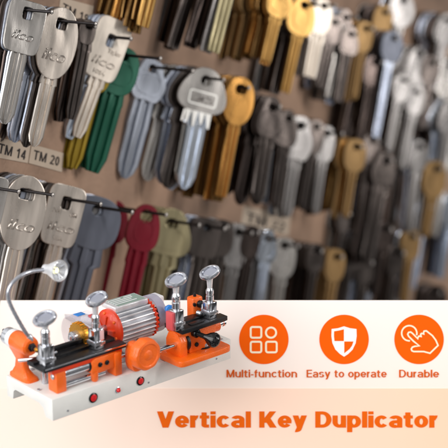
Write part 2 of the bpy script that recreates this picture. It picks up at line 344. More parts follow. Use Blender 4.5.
def stack(px, py, bow, bl, fin, lab, n=0, finb=None, labb=None, group=None, sp=4.6, swing=0, th=3.2, hole=(7, 7, 'round'), hole_top=8,
          tip='point', ext=14, text=None, sh=None, drop=0, yaw=1.1, skew=0, sag=0, naillen=True, bback=None, blf=None):
    kind, bw, bh = bow; bwid, blen = bl
    fb = finb or fin
    d = onboard(px, py, 0); k0 = topx(d)[2]/F
    h = (6+n*sp)*k0/.92
    M, k = key_matrix(px, py, h, swing, yaw)
    off = (hole[1]/2-2.2)
    t0 = hole_top-bh
    bme = bow_mesh(kind, bw, bh, hole_top, th, hole)
    sw, sl = sh or (bwid*.62, bwid*.5)
    lme = blade_mesh(t0, blen, bwid, sw, sl, th, tip, skew)
    bme2, lme2 = (bme.copy(), lme.copy()) if fb != fin else (bme, lme)
    if bback: bme2 = bow_mesh(bback[0], bback[1], bback[2], hole_top, th, hole)
    def make(Mx, fi, bm_, lm_, lb, gr, rnd=False):
        e = bpy.data.objects.new('key', None); C.objects.link(e); e.empty_display_size = .01; e.matrix_world = Mx
        b = link('bow', bm_, None, e); l = link('blade', lm_, None, e)
        for q in (bm_, lm_):
            if not q.materials: q.materials.append(K[fi])
        if rnd:
            f2 = K[random.choice(MIX.get(fi, [fi]))]
            for q in (b, l): q.material_slots[0].link = 'OBJECT'; q.material_slots[0].material = f2
        b.location.y = l.location.y = -off
        tag(e, lb, 'key', gr); return e
    fk = make(M, fin, bme, lme, lab, None)
    if not text and kind != 'square' and px > 100 and not (320 < px < 325):
        hw_, hh_ = bw*.36, (bh-hole_top)*.30; yc_ = -(bh-hole_top)*.44
        q_ = [(a_*(1 if kind != 'bell' else .8), b_) for a_, b_ in superell(hw_*2, hh_*2, 2.6, yc_, 28)]
        rim = link('raised_rim', stroke(q_, 1.1, True, .5), K[fin], kid(fk, 'bow')); rim.location = (0, 0, th/2)
    if blf: bb_ = kid(fk, 'blade'); bb_.material_slots[0].link = 'OBJECT'; bb_.material_slots[0].material = K[blf]
    if text:
        for (s, x0, x1, y, ch, shr) in text:
            t = link('lettering', text_mesh('lettering', s, x0, x1, y, ch, .35, .01, shr), K[fin], fk); t.location = (0, -off, th/2-.1)
    lastz = None
    for i in range(n):
        hh = (6+(n-1-i+random.uniform(-.32, .32))*sp)*k0/.92
        P = onboard(px, py, h)-nn*(h-hh)
        M2 = M.copy(); rj = max(-3.6, min(3.6, random.gauss(0, 2.2)))
        M2 = Matrix.Translation(P) @ (M.to_3x3() @ Matrix.Rotation(math.radians(rj), 3, 'Z')).to_4x4()
        M2 = M2 @ Matrix.Diagonal((random.uniform(.92, 1.05), random.uniform(.93, 1.05), 1, 1)); M2.translation = P
        make(M2, fb, bme2, lme2, labb, group, True)
    if naillen:
        o = nail(px, py, h, ext, sag)
        tag(o, ('wire nail carrying ' + lab) if len(lab.split()) < 13 else 'nail of the ' + ' '.join(lab.split()[:12]), 'nail', 'nails sticking out of the key board')
    return fk
M_emb = mat('embossed_edge', (150, 138, 126), .5, .6)
exec_stacks = []
# --- upper row, left to right --------------------------------------------------------
# args: hole pixel, bow, blade, finish, label of the front key, ...
stack(28, 10, ('square', 38, 54), (17, 72), 'nickel2', 'blurred square headed nickel key at the top left corner', 6, 'dark', 'dark blade seen behind the top left square headed key', 'dark keys stacked behind the top left square key',
      hole=(9, 12, 'slot'), hole_top=13, swing=-2, ext=26, text=[('ilco', -11, 11, -27, 9, .25)], yaw=1.3, sh=(9, 8), sp=4.4)
stack(62, 21, ('oval', 40, 74), (15, 69), 'nickel', 'upright oval headed nickel key under the TM 19 tag', 7, 'dark', 'dark steel key behind the upper oval headed key', 'steel keys stacked behind the upper oval key',
      hole=(11, 11, 'slot'), hole_top=17, swing=-3, ext=36, text=[('ilco', -12, 11, -38, 12, .25)], yaw=1.3, sh=(9, 6), sp=4.3)
stack(112, 37, ('square', 35, 64), (14, 62), 'cream', 'pale square headed key tilted in front of the green keys', 4, 'steel', 'polished key behind the tilted pale square key', 'polished keys stacked behind the tilted square key',
      hole=(8, 13, 'slot'), hole_top=23, swing=-10, ext=20, text=[('ilco', -12, 12, -27, 9, .2), ('Taylor', 0, 14, -12, 4.5, 0), ('1054', -7, 5, -36, 4, 0)], yaw=1.3, sh=(9, 9), sp=4.2, tip='slant')
stack(124, 55, ('round', 36, 50), (22, 80), 'green', 'dark green painted key with a wide blade', 2, 'green', 'second dark green key behind the green key', 'green keys on the shared nail',
      hole=(8, 8, 'round'), hole_top=10, swing=-6, ext=38, th=5, sh=(12, 10), sp=8, tip='slant')
stack(99, 62, ('round', 30, 40), (17, 78), 'olive', 'olive gold coloured key left of the green keys', 1, 'olive', 'rear olive gold key left of the green keys', 'olive gold keys',
      hole=(8, 8, 'round'), hole_top=10, swing=-5, ext=4, th=4, sh=(9, 8), sp=7, tip='slant', naillen=False)
stack(152, 67, ('wing', 34, 44), (22, 78), 'lilac', 'pale blue painted key with a long grooved blade', 1, 'lilac', 'rear pale blue painted key', None,
      hole=(7, 9, 'round'), hole_top=9, swing=-5, ext=42, th=5, sh=(12, 30), sp=5)
cl = stack(206, 78, ('clover', 48, 46), (19, 76), 'nickel2', 'broad silver key with a framed embossed name plate', 6, 'steel', 'polished steel key behind the broad silver key', 'steel keys behind the broad silver key',
      hole=(9, 10, 'round'), hole_top=11, swing=-2, ext=18, yaw=1.5, sh=(13, 13), sp=6.0, text=[('AMOS', -9, 11, -22, 6, 0)], blf='steel', bback=('clover', 38, 46))
clbow = kid(cl, 'bow')
link('name_frame', stroke_(rrect_(-13, -25, 14, -12, 2), 1.5), K['white'], clbow).location = (0, 0, 1.7)
bm = bmesh.new()
for xa, xb, ye in ((-11, -12, -50), (-4.5, -4.5, -53), (2.5, 3, -49), (9, 11, -52)):
    vs = [bm.verts.new(p) for p in ((xa-3, -32, 1.2), (xa+3, -32, 1.2), (xb+.8, ye+5, 1.9), (xb-.8, ye+5, 1.9), (xa-3, -32, 2.2), (xa+3, -32, 2.2), (xb+.8, ye+5, 2.3), (xb-.8, ye+5, 2.3))]
    for f in ((0, 1, 2, 3), (4, 5, 6, 7), (0, 1, 5, 4), (1, 2, 6, 5), (2, 3, 7, 6), (3, 0, 4, 7)): bm.faces.new([vs[q_] for q_ in f])
link('bow_highlight', bm_mesh(bm, 'bow_highlight', False), K['white'], clbow)  # white tapering strips paint a chrome highlight onto the lower bow
stack(241, 87, ('oval', 31, 50), (12, 72), 'brass', 'front brass key with an oval head and large hole', 8, 'bronze', 'aged brass key stacked behind the brass key', 'aged brass keys behind the oval brass key',
      hole=(11, 10, 'round'), hole_top=13, swing=-1, ext=8, sh=(7, 8), sp=4.8, tip='flat')
stack(272, 106, ('clover', 26, 42), (14, 64), 'dark', 'dark steel key between brass and grey keys', 8, 'blackish', 'blackened key in the dark bunch of the middle row', 'blackened keys in the middle bunch',
      hole=(7, 7, 'round'), hole_top=9, swing=1, ext=8, sp=5.0)
stack(300, 124, ('wing', 29, 46), (12, 56), 'grey', 'grey key with a wing shaped head in the middle row', 3, 'steel', 'steel key behind the grey wing headed key', 'steel keys behind the grey wing headed key',
      hole=(7, 8, 'round'), hole_top=9, swing=1, ext=6, sp=5.0)
stack(326, 132, ('round', 20, 38), (9, 52), 'grey', 'slim grey key left of the dull gold bunch', 3, 'blackish', 'black key behind the slim grey key', 'black keys behind the slim grey key',
      hole=(6, 7, 'round'), hole_top=8, swing=2, ext=16, sp=4.6)
stack(356, 146, ('round', 22, 34), (9, 46), 'dull', 'dull gold key at the right of its aged brass bunch', 7, 'bronze', 'aged brass key in the bunch right of the grey keys', 'aged brass keys right of centre',
      hole=(6, 6, 'round'), hole_top=8, swing=1, ext=6, sp=4.4)
stack(386, 160, ('clover', 24, 36), (13, 78), 'dark', 'long dark steel key right of the dull gold key', 6, 'blackish', 'long blackened key in the dark right hand bunch', 'long blackened keys at the right',
      hole=(6, 6, 'round'), hole_top=8, swing=-2, ext=6, sp=5.2)
stack(403, 156, ('bell', 21, 54), (8, 62), 'nickel2', 'pale grey key with a narrow tapering head near the right edge', 1, 'grey', 'grey key behind the narrow tapering key', None,
      hole=(6, 8, 'round'), hole_top=8, swing=-4, ext=6, sp=4.6)
stack(436, 168, ('round', 24, 38), (10, 40), 'dull', 'short brass key at the right edge', 4, 'grey', 'grey key behind the short brass key at the right edge', 'grey keys at the right edge',
      hole=(6, 6, 'round'), hole_top=8, swing=0, ext=6, sp=5.5)
# --- top row -------------------------------------------------------------------------
stack(171, -92, ('round', 28, 40), (14, 90), 'gold', 'bright brass blade hanging in at the top left', 9, 'bronze', 'aged brass blade hanging in beside the bright one', 'aged brass blades at the top edge left of centre',
      swing=-4, sp=5.0, naillen=True, tip='flat')
stack(243, -66, ('round', 30, 42), (13, 88), 'khaki', 'pale yellow nickel blade at the top, last of a dark row', 10, 'blackish', 'blackened blade hanging from the top edge', 'blackened blades at the top edge centre',
      swing=-5, sp=5.2, tip='flat')
stack(196, -60, ('round', 14, 40), (8, 80), 'brass', 'thin dull brass blade between black blades at the top', 0, swing=-5, naillen=False, tip='flat')
stack(281, -6, ('round', 26, 32), (11, 44), 'gold', 'bright brass key with a square end at the top edge', 8, 'bronze', 'aged brass key behind the bright square ended key', 'aged brass keys behind the bright square ended key',
      swing=-4, sp=4.8, tip='flat')
stack(304, 4, ('bell', 28, 40), (10, 58), 'gold', 'large bright brass key right of the square ended brass key', 7, 'blackish', 'black key between the two bright brass keys', 'black keys between the bright brass keys',
      swing=-3, sp=4.6, tip='flat')
stack(323, 5, ('oval', 22, 38), (14, 42), 'cream', 'small white oval headed key with a wide silver blade', 4, 'blue', 'silver blue key behind the white oval headed key', 'silver blue keys behind the white oval key',
      hole=(6, 6, 'round'), hole_top=7, swing=-2, ext=12, sp=4.8, th=4, tip='flat')
stack(345, 17, ('clover', 18, 34), (9, 42), 'dark', 'small dark key with bluish blade in the top row', 3, 'blue', 'bluish steel key beside the small dark key', 'bluish keys in the top row',
      hole=(5, 5, 'round'), hole_top=7, swing=0, ext=12, sp=5.2, tip='flat')
stack(365, 28, ('round', 18, 32), (8, 48), 'dull', 'dim gold key below the blank part of the board', 4, 'bronze', 'aged brass key beside the dim gold key', 'aged brass keys in the top right group',
      hole=(5, 5, 'round'), hole_top=7, swing=0, ext=8, sp=4.8)
stack(393, 38, ('round', 22, 32), (8, 76), 'slate', 'dark headed key with a bright bluish blade in the right hand bunch', 7, 'blackish', 'long blackened key beside the bright blue blade', 'blackened keys beside the bright blue blade',
      hole=(5, 5, 'round'), hole_top=7, swing=-1, ext=4, sp=5.0, tip='flat', blf='blue')
stack(403, 0, ('oval', 26, 36), (9, 40), 'grey', 'pale oval headed key at the top right', 2, 'dark', 'dark key behind the pale oval headed key at the top right', 'dark keys at the top right',
      hole=(6, 6, 'round'), hole_top=8, swing=0, ext=4, sp=5)
stack(419, 52, ('bell', 22, 48), (9, 52), 'grey', 'pale tapering key second from the right edge', 2, 'grey', 'grey key behind the pale tapering key', 'grey keys behind the pale tapering key',
      hole=(7, 7, 'round'), hole_top=7, swing=-1, ext=4, sp=6)
stack(436, 20, ('round', 18, 34), (9, 50), 'dull', 'orange brass key at the upper right edge', 2, 'bronze', 'aged brass key behind the orange brass key', 'aged brass keys at the upper right edge',
      hole=(6, 6, 'round'), hole_top=8, swing=0, ext=4, sp=5)
stack(449, 64, ('oval', 24, 44), (10, 56), 'nickel2', 'pale key cut by the right edge of the photo', 2, 'dark', 'dark key behind the pale key at the right edge', 'dark keys at the right edge',
      hole=(6, 6, 'round'), hole_top=8, swing=0, ext=4, sp=5)
stack(416, 92, ('round', 20, 30), (9, 56), 'grey', 'pale grey key hanging left of the brown gap near the right edge', 3, 'nickel2', 'pale grey key in the crowded bunch near the right edge', 'pale grey keys near the right edge',
      hole=(5, 5, 'round'), hole_top=7, swing=-2, ext=4, sp=7)
stack(450, 108, ('clover', 22, 34), (10, 52), 'grey', 'grey key with a scalloped head at the right edge above the brass key', 4, 'dark', 'dark key in the bunch at the right edge above the brass key', 'dark keys at the right edge above the brass key',
      hole=(5, 5, 'round'), hole_top=7, swing=2, ext=4, sp=6)
stack(384, 12, ('round', 20, 34), (9, 50), 'dull', 'dull gold key in the crowded top right group', 3, 'dark', 'dark key behind the dull gold key of the top right group', 'dark keys in the top right group',
      hole=(5, 5, 'round'), hole_top=7, swing=-3, ext=5, sp=5)
stack(411, 236, ('round', 20, 32), (9, 44), 'dull', 'dull gold key between the dark bunch and the blue blades', 3, 'dark', 'dark key behind the dull gold key near the blue blades', 'dark keys near the blue blades',
      hole=(5, 5, 'round'), hole_top=7, swing=4, ext=5, sp=5.5)
# --- lower row -----------------------------------------------------------------------
stack(-5, 188, ('square', 26, 52), (14, 90), 'nickel2', 'half cut nickel key at the left edge', 1, 'dark', 'dark key behind the half cut key at the left edge', None,
      hole=(8, 8, 'slot'), hole_top=14, swing=-2, ext=26)
stack(27, 191, ('oval', 45, 76), (17, 96), 'nickel', 'large oval headed nickel key under the TM tags', 5, 'dark', 'dark key behind the large oval headed key', 'dark keys behind the large oval key',
      hole=(15, 11, 'slot'), hole_top=19, swing=-1, ext=28, text=[('ilco', -13, 14, -37, 11, .25)], yaw=1.4, sh=(9, 16), sp=4.3)
stack(67, 199, ('square', 37, 62), (16, 90), 'nickel', 'square headed nickel key with raised lettering beside the slate key', 5, 'dark', 'dark key behind the lower square headed key', 'dark keys behind the lower square key',
      hole=(9, 13, 'slot'), hole_top=18, swing=-4, ext=36, text=[('ilco', -13, 14, -29, 9, .2), ('USA', -5, 4, -38, 4, 0), ('26E', -12, -3, -11, 4, 0), ('GM', 6, 13, -12, 4, 0)], yaw=1.4, sh=(8, 6), sp=4.5)
stack(98, 207, ('round', 52, 54), (22, 100), 'slate', 'slate grey painted key with a broad round head', 3, 'dark', 'dark steel blade behind the slate key', 'dark keys behind the slate key',
      hole=(11, 11, 'round'), hole_top=14, swing=-5, ext=36, th=4, yaw=1.4, sh=(17, 18), sp=4.6)
stack(147, 212, ('bell', 32, 48), (19, 100), 'red', 'front red painted key with a shield shaped head', 1, 'red', 'second red painted key tucked behind the front red key', None,
      hole=(13, 13, 'round'), hole_top=12, swing=-3, ext=20, th=4.5, sh=(11, 14), sp=25)
stack(172, 221, ('clover', 44, 48), (18, 100), 'khaki', 'yellowish nickel key with a broad clover head right of the red key', 4, 'khaki', 'yellowish key behind the clover headed key', 'yellowish keys behind the clover headed key',
      hole=(12, 10, 'round'), hole_top=13, swing=-2, ext=28, yaw=1.4, sh=(14, 10), sp=4.6)
stack(207, 226, ('square', 30, 40), (14, 90), 'dark', 'dark steel key above the orange machine post', 6, 'dark', 'dark steel key in the dark bunch above the machine', 'dark keys above the orange machine post',
      hole=(7, 7, 'round'), hole_top=9, swing=-2, ext=18, sp=5.2)
stack(238, 231, ('wing', 24, 46), (12, 80), 'grey', 'grey key with a scalloped head in the lower row', 2, 'nickel2', 'silver key behind the grey scalloped key', 'silver keys behind the grey scalloped key',
      hole=(6, 7, 'round'), hole_top=8, swing=1, ext=14, sp=6)
stack(268, 238, ('clover', 20, 34), (11, 70), 'steel', 'bluish steel key on a dark bunch in the lower row', 6, 'blackish', 'blackened key in the lower middle bunch', 'blackened keys in the lower middle bunch',
      hole=(6, 6, 'round'), hole_top=8, swing=1, ext=10, sp=4.8)
stack(284, 244, ('round', 26, 42), (12, 60), 'nickel2', 'silver round headed key in the lower middle', 1, 'grey', 'grey key behind the silver round headed key', None,
      hole=(7, 7, 'round'), hole_top=8, swing=3, ext=14, sp=5)
stack(304, 249, ('round', 18, 38), (10, 60), 'grey', 'small grey key right of the silver round headed key', 1, 'dark', 'dark key behind the small grey key', None,
      hole=(5, 5, 'round'), hole_top=7, swing=2, ext=8, sp=5)
stack(336, 256, ('round', 20, 34), (10, 60), 'dull', 'dull gold key just above the white banner', 4, 'bronze', 'aged brass key just above the banner', 'aged brass keys just above the banner',
      hole=(6, 6, 'round'), hole_top=8, swing=1, ext=6, sp=5.5)
stack(366, 262, ('clover', 18, 30), (10, 50), 'dark', 'dark key right of the dull gold key above the banner', 4, 'blue', 'bluish blade low above the banner', 'bluish blades low above the banner',
      hole=(5, 5, 'round'), hole_top=7, swing=0, ext=6, sp=5)
stack(424, 206, ('round', 18, 34), (9, 56), 'blue', 'bright blue steel blade low at the right', 1, 'blue', 'second bright blue blade low at the right', 'bright blue blades low at the right',
      hole=(5, 5, 'round'), hole_top=7, swing=0, ext=6, sp=17, tip='flat')
stack(452, 200, ('round', 20, 34), (9, 52), 'steel', 'bright steel blade low at the right edge', 4, 'dark', 'dark blade low at the right edge', 'dark blades low at the right edge',
      hole=(5, 5, 'round'), hole_top=7, swing=0, ext=6, sp=6, tip='flat')
stack(400, 282, ('round', 24, 34), (10, 50), 'grey', 'grey key head behind the banner edge at the lower right', 2, 'dark', 'dark key behind the grey head at the banner edge', 'dark keys at the banner edge',
      hole=(6, 6, 'round'), hole_top=8, swing=0, ext=4, sp=5)
stack(436, 292, ('round', 24, 34), (10, 50), 'blackish', 'black key head behind the banner edge at the lower right corner', 2, 'blackish', 'black key stacked at the lower right banner edge', 'black keys at the lower right banner edge',
      hole=(6, 6, 'round'), hole_top=8, swing=0, ext=4, sp=5)

rr_ = random.Random(11)
FAR = [  # hole, bow, blade, finish, words for the front key, count, spacing
 (350, 34, ('clover', 20, 30), (9, 46), 'dark', 'dark steel key under the short blank stretch of board at the upper right', 5, 5),
 (374, 62, ('round', 20, 32), (9, 60), 'blackish', 'blackened key in the crowd right of the dim gold key', 5, 5),
 (402, 80, ('oval', 18, 30), (8, 50), 'grey', 'narrow zinc key in the upper right crowd', 4, 5),
 (431, 62, ('round', 20, 30), (8, 44), 'dark', 'dark round headed key behind the pale tapering key', 4, 5),
 (446, 20, ('bell', 20, 34), (9, 44), 'grey', 'zinc key in the uppermost right corner', 4, 5),
 (372, 140, ('clover', 20, 32), (9, 70), 'dark', 'dark key between the dull gold key and the long dark bunch', 4, 5),
 (418, 146, ('oval', 20, 34), (9, 60), 'grey', 'zinc key right of the narrow tapering key', 4, 5),
 (446, 150, ('round', 20, 34), (9, 60), 'nickel2', 'silver key at the right edge above the bright blades', 4, 5),
 (346, 214, ('round', 16, 26), (8, 46), 'dark', 'small dark key below the dull gold bunch', 2, 5),
 (384, 228, ('clover', 18, 30), (8, 44), 'blackish', 'blackened key low in the right hand crowd', 5, 5),
 (396, 252, ('round', 18, 30), (8, 44), 'dark', 'dark key left of the bright low blades near the banner', 3, 5),
 (352, 252, ('oval', 16, 28), (8, 40), 'dark', 'small dark oval key right of the dull gold key at the banner', 3, 5),
 (316, 250, ('round', 18, 30), (9, 44), 'dark', 'dark key left of the dull gold key at the banner', 4, 5),
 (252, 232, ('round', 20, 34), (10, 60), 'blackish', 'blackened key beside the grey scalloped key in the lower row', 4, 5),
 (288, 118, ('clover', 22, 38), (11, 60), 'dark', 'dark key behind the grey wing headed key in the middle row', 4, 5),
 (316, 126, ('round', 20, 36), (9, 56), 'dark', 'dark key just left of the slim grey key', 3, 5),
 (222, 226, ('round', 26, 38), (12, 80), 'dark', 'dark steel key between the clover headed and scalloped keys', 3, 5),
 (88, 26, ('round', 17, 26), (13, 76), 'dark', 'dark blade hanging behind the tilted pale square key', 4, 4),
 (334, 22, ('round', 18, 30), (9, 46), 'dark', 'dark key right of the small white oval headed key', 3, 5),
]
for (x_, y_, bw_, bl_, fi_, lb_, n_, sp_) in FAR:
    stack(x_, y_, bw_, bl_, fi_, lb_, n_, fi_ if fi_ in MIX else 'dark', 'key behind the ' + lb_.split(' key')[0] + ' key' + lb_.split(' key', 1)[1] if len(lb_.split()) < 13 else 'rear ' + lb_, 'keys behind the ' + lb_,
          hole=(5, 5, 'round'), hole_top=7, swing=rr_.uniform(-4, 4), ext=rr_.uniform(4, 8), sp=sp_, tip=rr_.choice(['point', 'flat', 'slant']))
# paper tags on the board
def tagpaper(c, txt, label, ink=True):
    """c: image corners (tl, tr, br, bl)"""
    P = [brdl(onboard(*p)) for p in c]
    bm = bmesh.new(); a = [bm.verts.new((p.x, p.y, .0004)) for p in P]; b = [bm.verts.new((p.x, p.y, .0012)) for p in P]
    bm.faces.new(b); bm.faces.new(a[::-1])
    for i in range(4): bm.faces.new((a[i], a[(i+1) % 4], b[(i+1) % 4], b[i]))
    o = link('paper_tag', bm_mesh(bm, 'paper_tag', False), M_paper); o.matrix_world = MB; tag(o, label, 'tag')
    if txt:
        x0 = (P[0].x*.9+P[1].x*.1); x1 = (P[0].x*.1+P[1].x*.9); hgt = P[0].y-P[3].y
        t = link('lettering', sign_mesh('lettering', txt, x0, x1, P[3].y+hgt*.25, hgt*.5, .0002, .17, .15, .73, .8, .12), M_ink, o)
        t.location.z = .0013
tagpaper([(31, 144), (63, 153), (61, 172), (28, 163)], 'TM 20', 'paper tag reading TM 20 above the square headed key')
tagpaper([(-4, 137), (30, 144), (27, 163), (-6, 157)], 'TM 14', 'paper tag reading TM 14 cut by the left edge')
tagpaper([(60, -3), (93, 6), (91, 23), (58, 14)], 'TM 19', 'paper tag reading TM 19 at the top left')
tagpaper([(243, 206), (290, 216), (288, 236), (240, 226)], 'TM 22', 'blurred paper tag in the middle of the board')

# ------------------------------------------------------------------ the printed banner
UB = .875; BK = D/UB/F
BC = CAM+FW*(D/UB); MBN = Matrix((RT, UP, -FW)).transposed().to_4x4() @ Matrix.Diagonal((BK, BK, BK, 1)); MBN.translation = BC
def bp(px, py): return (px-224, 224-py)
ban = bpy.data.objects.new('display_banner', None); C.objects.link(ban); ban.matrix_world = MBN
tag(ban, 'cream advertising panel with orange round icons and the title Vertical Key Duplicator', 'banner')
def print_mat(name, stops, axis, a, b, axis2=None):
    m = bpy.data.materials.new(name); m.use_nodes = True; n = m.node_tree; p = n.nodes['Principled BSDF']
    p.inputs['Roughness'].default_value = .85; p.inputs['Specular IOR Level'].default_value = .1
    t = n.nodes.new('ShaderNodeTexCoord'); s = n.nodes.new('ShaderNodeSeparateXYZ'); n.links.new(t.outputs['Object'], s.inputs[0])
    mr = n.nodes.new('ShaderNodeMapRange'); mr.inputs['From Min'].default_value = a; mr.inputs['From Max'].default_value = b
    n.links.new(s.outputs[axis], mr.inputs[0]); cr = n.nodes.new('ShaderNodeValToRGB'); n.links.new(mr.outputs[0], cr.inputs[0])
    cr.color_ramp.elements[0].position = stops[0][0]; cr.color_ramp.elements[0].color = (*lin(stops[0][1]), 1)
    cr.color_ramp.elements[1].position = stops[-1][0]; cr.color_ramp.elements[1].color = (*lin(stops[-1][1]), 1)
    for st in stops[1:-1]:
        e = cr.color_ramp.elements.new(st[0]); e.color = (*lin(st[1]), 1)
    n.links.new(cr.outputs[0], p.inputs['Base Color']); return m
M_panel = print_mat('print_cream', [(0, (252, 230, 216)), (1, (252, 241, 235))], 'Y', -205, -60)
M_band = print_mat('print_peach_fade', [(0, (252, 231, 217)), (.35, (252, 224, 208)), (1, (254, 211, 182))], 'X', -224, 224)
def flat(name, mk, m, z, parent):
    o = link(name, mk, m, parent); o.location.z = z; return o
bm = bmesh.new(); box_bm(bm, (-262, -300, -6), (300, -76.5, 0), .6)
link('panel', bm_mesh(bm, 'panel', False), M_panel, ban)
bm = bmesh.new(); box_bm(bm, (-224.5, -299, .05), (299, -164.5, .4)); link('peach_band', bm_mesh(bm, 'peach_band', False), M_band, ban)
M_or = mat('print_orange', (250, 96, 4), .8, 0, spec=.1); M_ot = mat('print_orange_text', (214, 90, 16), .8, 0, spec=.1); M_wh = mat('print_ivory', (254, 238, 206), .8, spec=.1); M_w2 = mat('print_white', (254, 252, 244), .8, spec=.1)
M_title = mat('print_orange_title', (232, 98, 12), .8, spec=.1)
def circ(cx, cy, r, N=64, a0=0, a1=360): return [(cx+r*math.cos(math.radians(a0+(a1-a0)*i/N)), cy+r*math.sin(math.radians(a0+(a1-a0)*i/N))) for i in range(N+(0 if a1-a0 == 360 else 1))]
badges = []
for cx, lb in ((263.8, 'orange disc with four small outlined shapes'), (344, 'orange disc with a white shield'), (419, 'orange disc with a tapping hand')):
    x, y = bp(cx, 339.4); b = flat('round_badge', curve_mesh('round_badge', [circ(0, 0, 24.7)], .15), M_or, .2, ban)
    b.location = (x, y, .2); b['label'] = lb; badges.append((b, x, y))
b, bx0, by0 = badges[0]
def rel(px, py): x, y = bp(px, py); return (x-bx0, y-by0)
for (x0, y0, x1, y1) in ((250.7, 327, 261.3, 337.7), (250.7, 341.7, 261.3, 352.3), (266, 341.7, 276.7, 352.3)):
    A = rel(x0, y1); B = rel(x1, y0); flat('square_icon', stroke(rrect(A[0], A[1], B[0], B[1], 1.8), 1.9, True), M_wh, .25, b)
cc = rel(271, 332.6); flat('circle_icon', stroke(circ(cc[0], cc[1], 5.1, 32), 1.9, True), M_wh, .25, b)
b, bx0, by0 = badges[1]
sh = [(344, 326.3), (350, 328.2), (356.4, 329), (356.6, 336), (355.6, 343), (352.6, 349.5), (348, 354), (344, 356.6), (340, 354), (335.4, 349.5), (332.4, 343), (331.4, 336), (331.6, 329), (338, 328.2)]
flat('shield_icon', curve_mesh('shield_icon', [[rel(*p) for p in sh]], .12), M_w2, .25, b)
flat('shield_quarter', curve_mesh('shield_quarter', [[rel(*p) for p in ((334, 331.2), (339, 330.4), (343.8, 329.2), (343.8, 341), (334.4, 341), (333.9, 336))]], .1), M_or, .42, b)
flat('shield_quarter', curve_mesh('shield_quarter', [[rel(*p) for p in ((344.2, 341.4), (353.4, 341.4), (352, 345.5), (349.5, 349), (344.2, 353.2))]], .1), M_or, .42, b)
b, bx0, by0 = badges[2]
h0 = lambda X, Y: rel(390+X/8.96, 315+Y/8.96)
flat('tap_ring', stroke([h0(172+68*math.cos(math.radians(a)), 163+68*math.sin(math.radians(a))) for a in range(85, 380, 10)], 1.5), M_wh, .25, b)
hp = [(248, 212), (200, 163), (184, 152), (166, 156), (158, 172), (166, 190), (212, 236), (262, 276), (222, 280), (200, 288), (190, 304), (196, 320), (212, 327), (300, 327), (358, 342), (430, 272), (410, 226), (380, 185), (325, 142), (305, 144), (300, 158), (302, 170), (284, 164), (274, 172), (278, 192), (260, 188), (250, 200)]
flat('hand_icon', stroke([h0(*p) for p in hp], 1.5, True), M_wh, .25, b)
def cap(s, x0, x1, base, ch, m, bold, name='caption', z=.45, sp=1.0):
    a = bp(x0, base); c = bp(x1, base)
    flat(name, sign_mesh(name, s, a[0], c[0], a[1], ch, .2, *bold), m, z, ban)
cap('Multi-function', 226.5, 297, 377.3, 7.6, M_ot, (.165, .13, .74, .78, .09)); cap('Easy to operate', 306.5, 386.5, 377.3, 7.6, M_ot, (.165, .13, .74, .78, .09)); cap('Durable', 399, 438.8, 377.3, 7.6, M_ot, (.165, .13, .74, .78, .09))
cap('Vertical Key Duplicator', 157, 437.5, 427.5, 16.2, M_title, (.285, .19, .75, .96, .06), 'title', .6)

# ------------------------------------------------------------------ the key duplicating machine (millimetres)
M_O = mat('orange_enamel', (250, 106, 14), .34, 0, .10, .09, .35, .8, coat=.25); M_RO = mat('red_orange_enamel', (226, 62, 20), .35, 0, .05, 60, coat=.2)
M_base = mat('cream_grey_enamel', (230, 228, 223), .42, 0, .05, .05, .3, 1.2, coat=.1)
M_chr = mat('chrome', (226, 228, 234), .12, 1, .06, .3); M_st = mat('machined_steel', (206, 208, 214), .25, .9, .12, .4, .05, 1.5)
M_al = mat('cast_aluminium', (238, 238, 240), .33, .55, .08, .2, .15, 1.2); M_blk = mat('black_oxide', (24, 24, 27), .3, .3, .3, .2, .2, 1.5)
M_br = mat('cutter_brass', (206, 148, 56), .28, .9, .15, .4); M_pl = mat('black_plastic', (12, 12, 14), .15, 0)
M_redb = mat('red_button', (214, 30, 34), .25); M_lab = mat('label_green_grey', (140, 158, 148), .5); M_blu = mat('blue_plastic', (52, 132, 214), .3); M_pk = mat('red_guard', (206, 84, 88), .3)
M_whp = mat('white_plastic', (232, 230, 232), .4)
def clear(name, col, alpha):
    m = mat(name, col, .12); m.node_tree.nodes['Principled BSDF'].inputs['Alpha'].default_value = alpha; return m
M_clr = clear('clear_acrylic', (214, 210, 230), .22); M_clg = clear('smoky_acrylic', (170, 166, 184), .6)
mach = bpy.data.objects.new('key_duplicating_machine', None); C.objects.link(mach)
mach.location = (-.166939, 1.20166613, -.55050521+CAM.z); mach.rotation_euler = (0, 0, YAW); mach.scale = (.001,)*3
tag(mach, 'orange and cream bench machine for copying keys, with chrome clamps and a gooseneck lamp', 'key machine')
def part(name, me, m, parent=None): return link(name, me, m, parent or mach)
def bx(name, a, b, m, bev=.6, parent=None, seg=2):
    bm = bmesh.new(); box_bm(bm, a, b, bev, seg); return part(name, bm_mesh(bm, name), m, parent)
def lathe(bm, p, d, prof, N=32, caps=True):
    d = Vector(d).normalized(); q = d.to_track_quat('Z', 'Y'); p = Vector(p); rings = []
    for z, r in prof:
        rings.append([bm.verts.new(p+q@Vector((r*math.cos(2*math.pi*i/N), r*math.sin(2*math.pi*i/N), z))) for i in range(N)])
    for a, b in zip(rings, rings[1:]):
        for i in range(N): bm.faces.new((a[i], a[(i+1) % N], b[(i+1) % N], b[i]))
    if caps and prof[0][1] > 0: bm.faces.new(rings[0][::-1])
    if caps and prof[-1][1] > 0: bm.faces.new(rings[-1])
def cy(name, p, d, prof, m, parent=None, N=32, caps=True):
    bm = bmesh.new(); lathe(bm, p, d, prof, N, caps); return part(name, bm_mesh(bm, name), m, parent)
def rod(name, a, b, r, m, parent=None, ch=.5):
    L = (Vector(b)-Vector(a)).length; return cy(name, a, Vector(b)-Vector(a), [(0, r-ch), (ch, r), (L-ch, r), (L, r-ch)], m, parent)
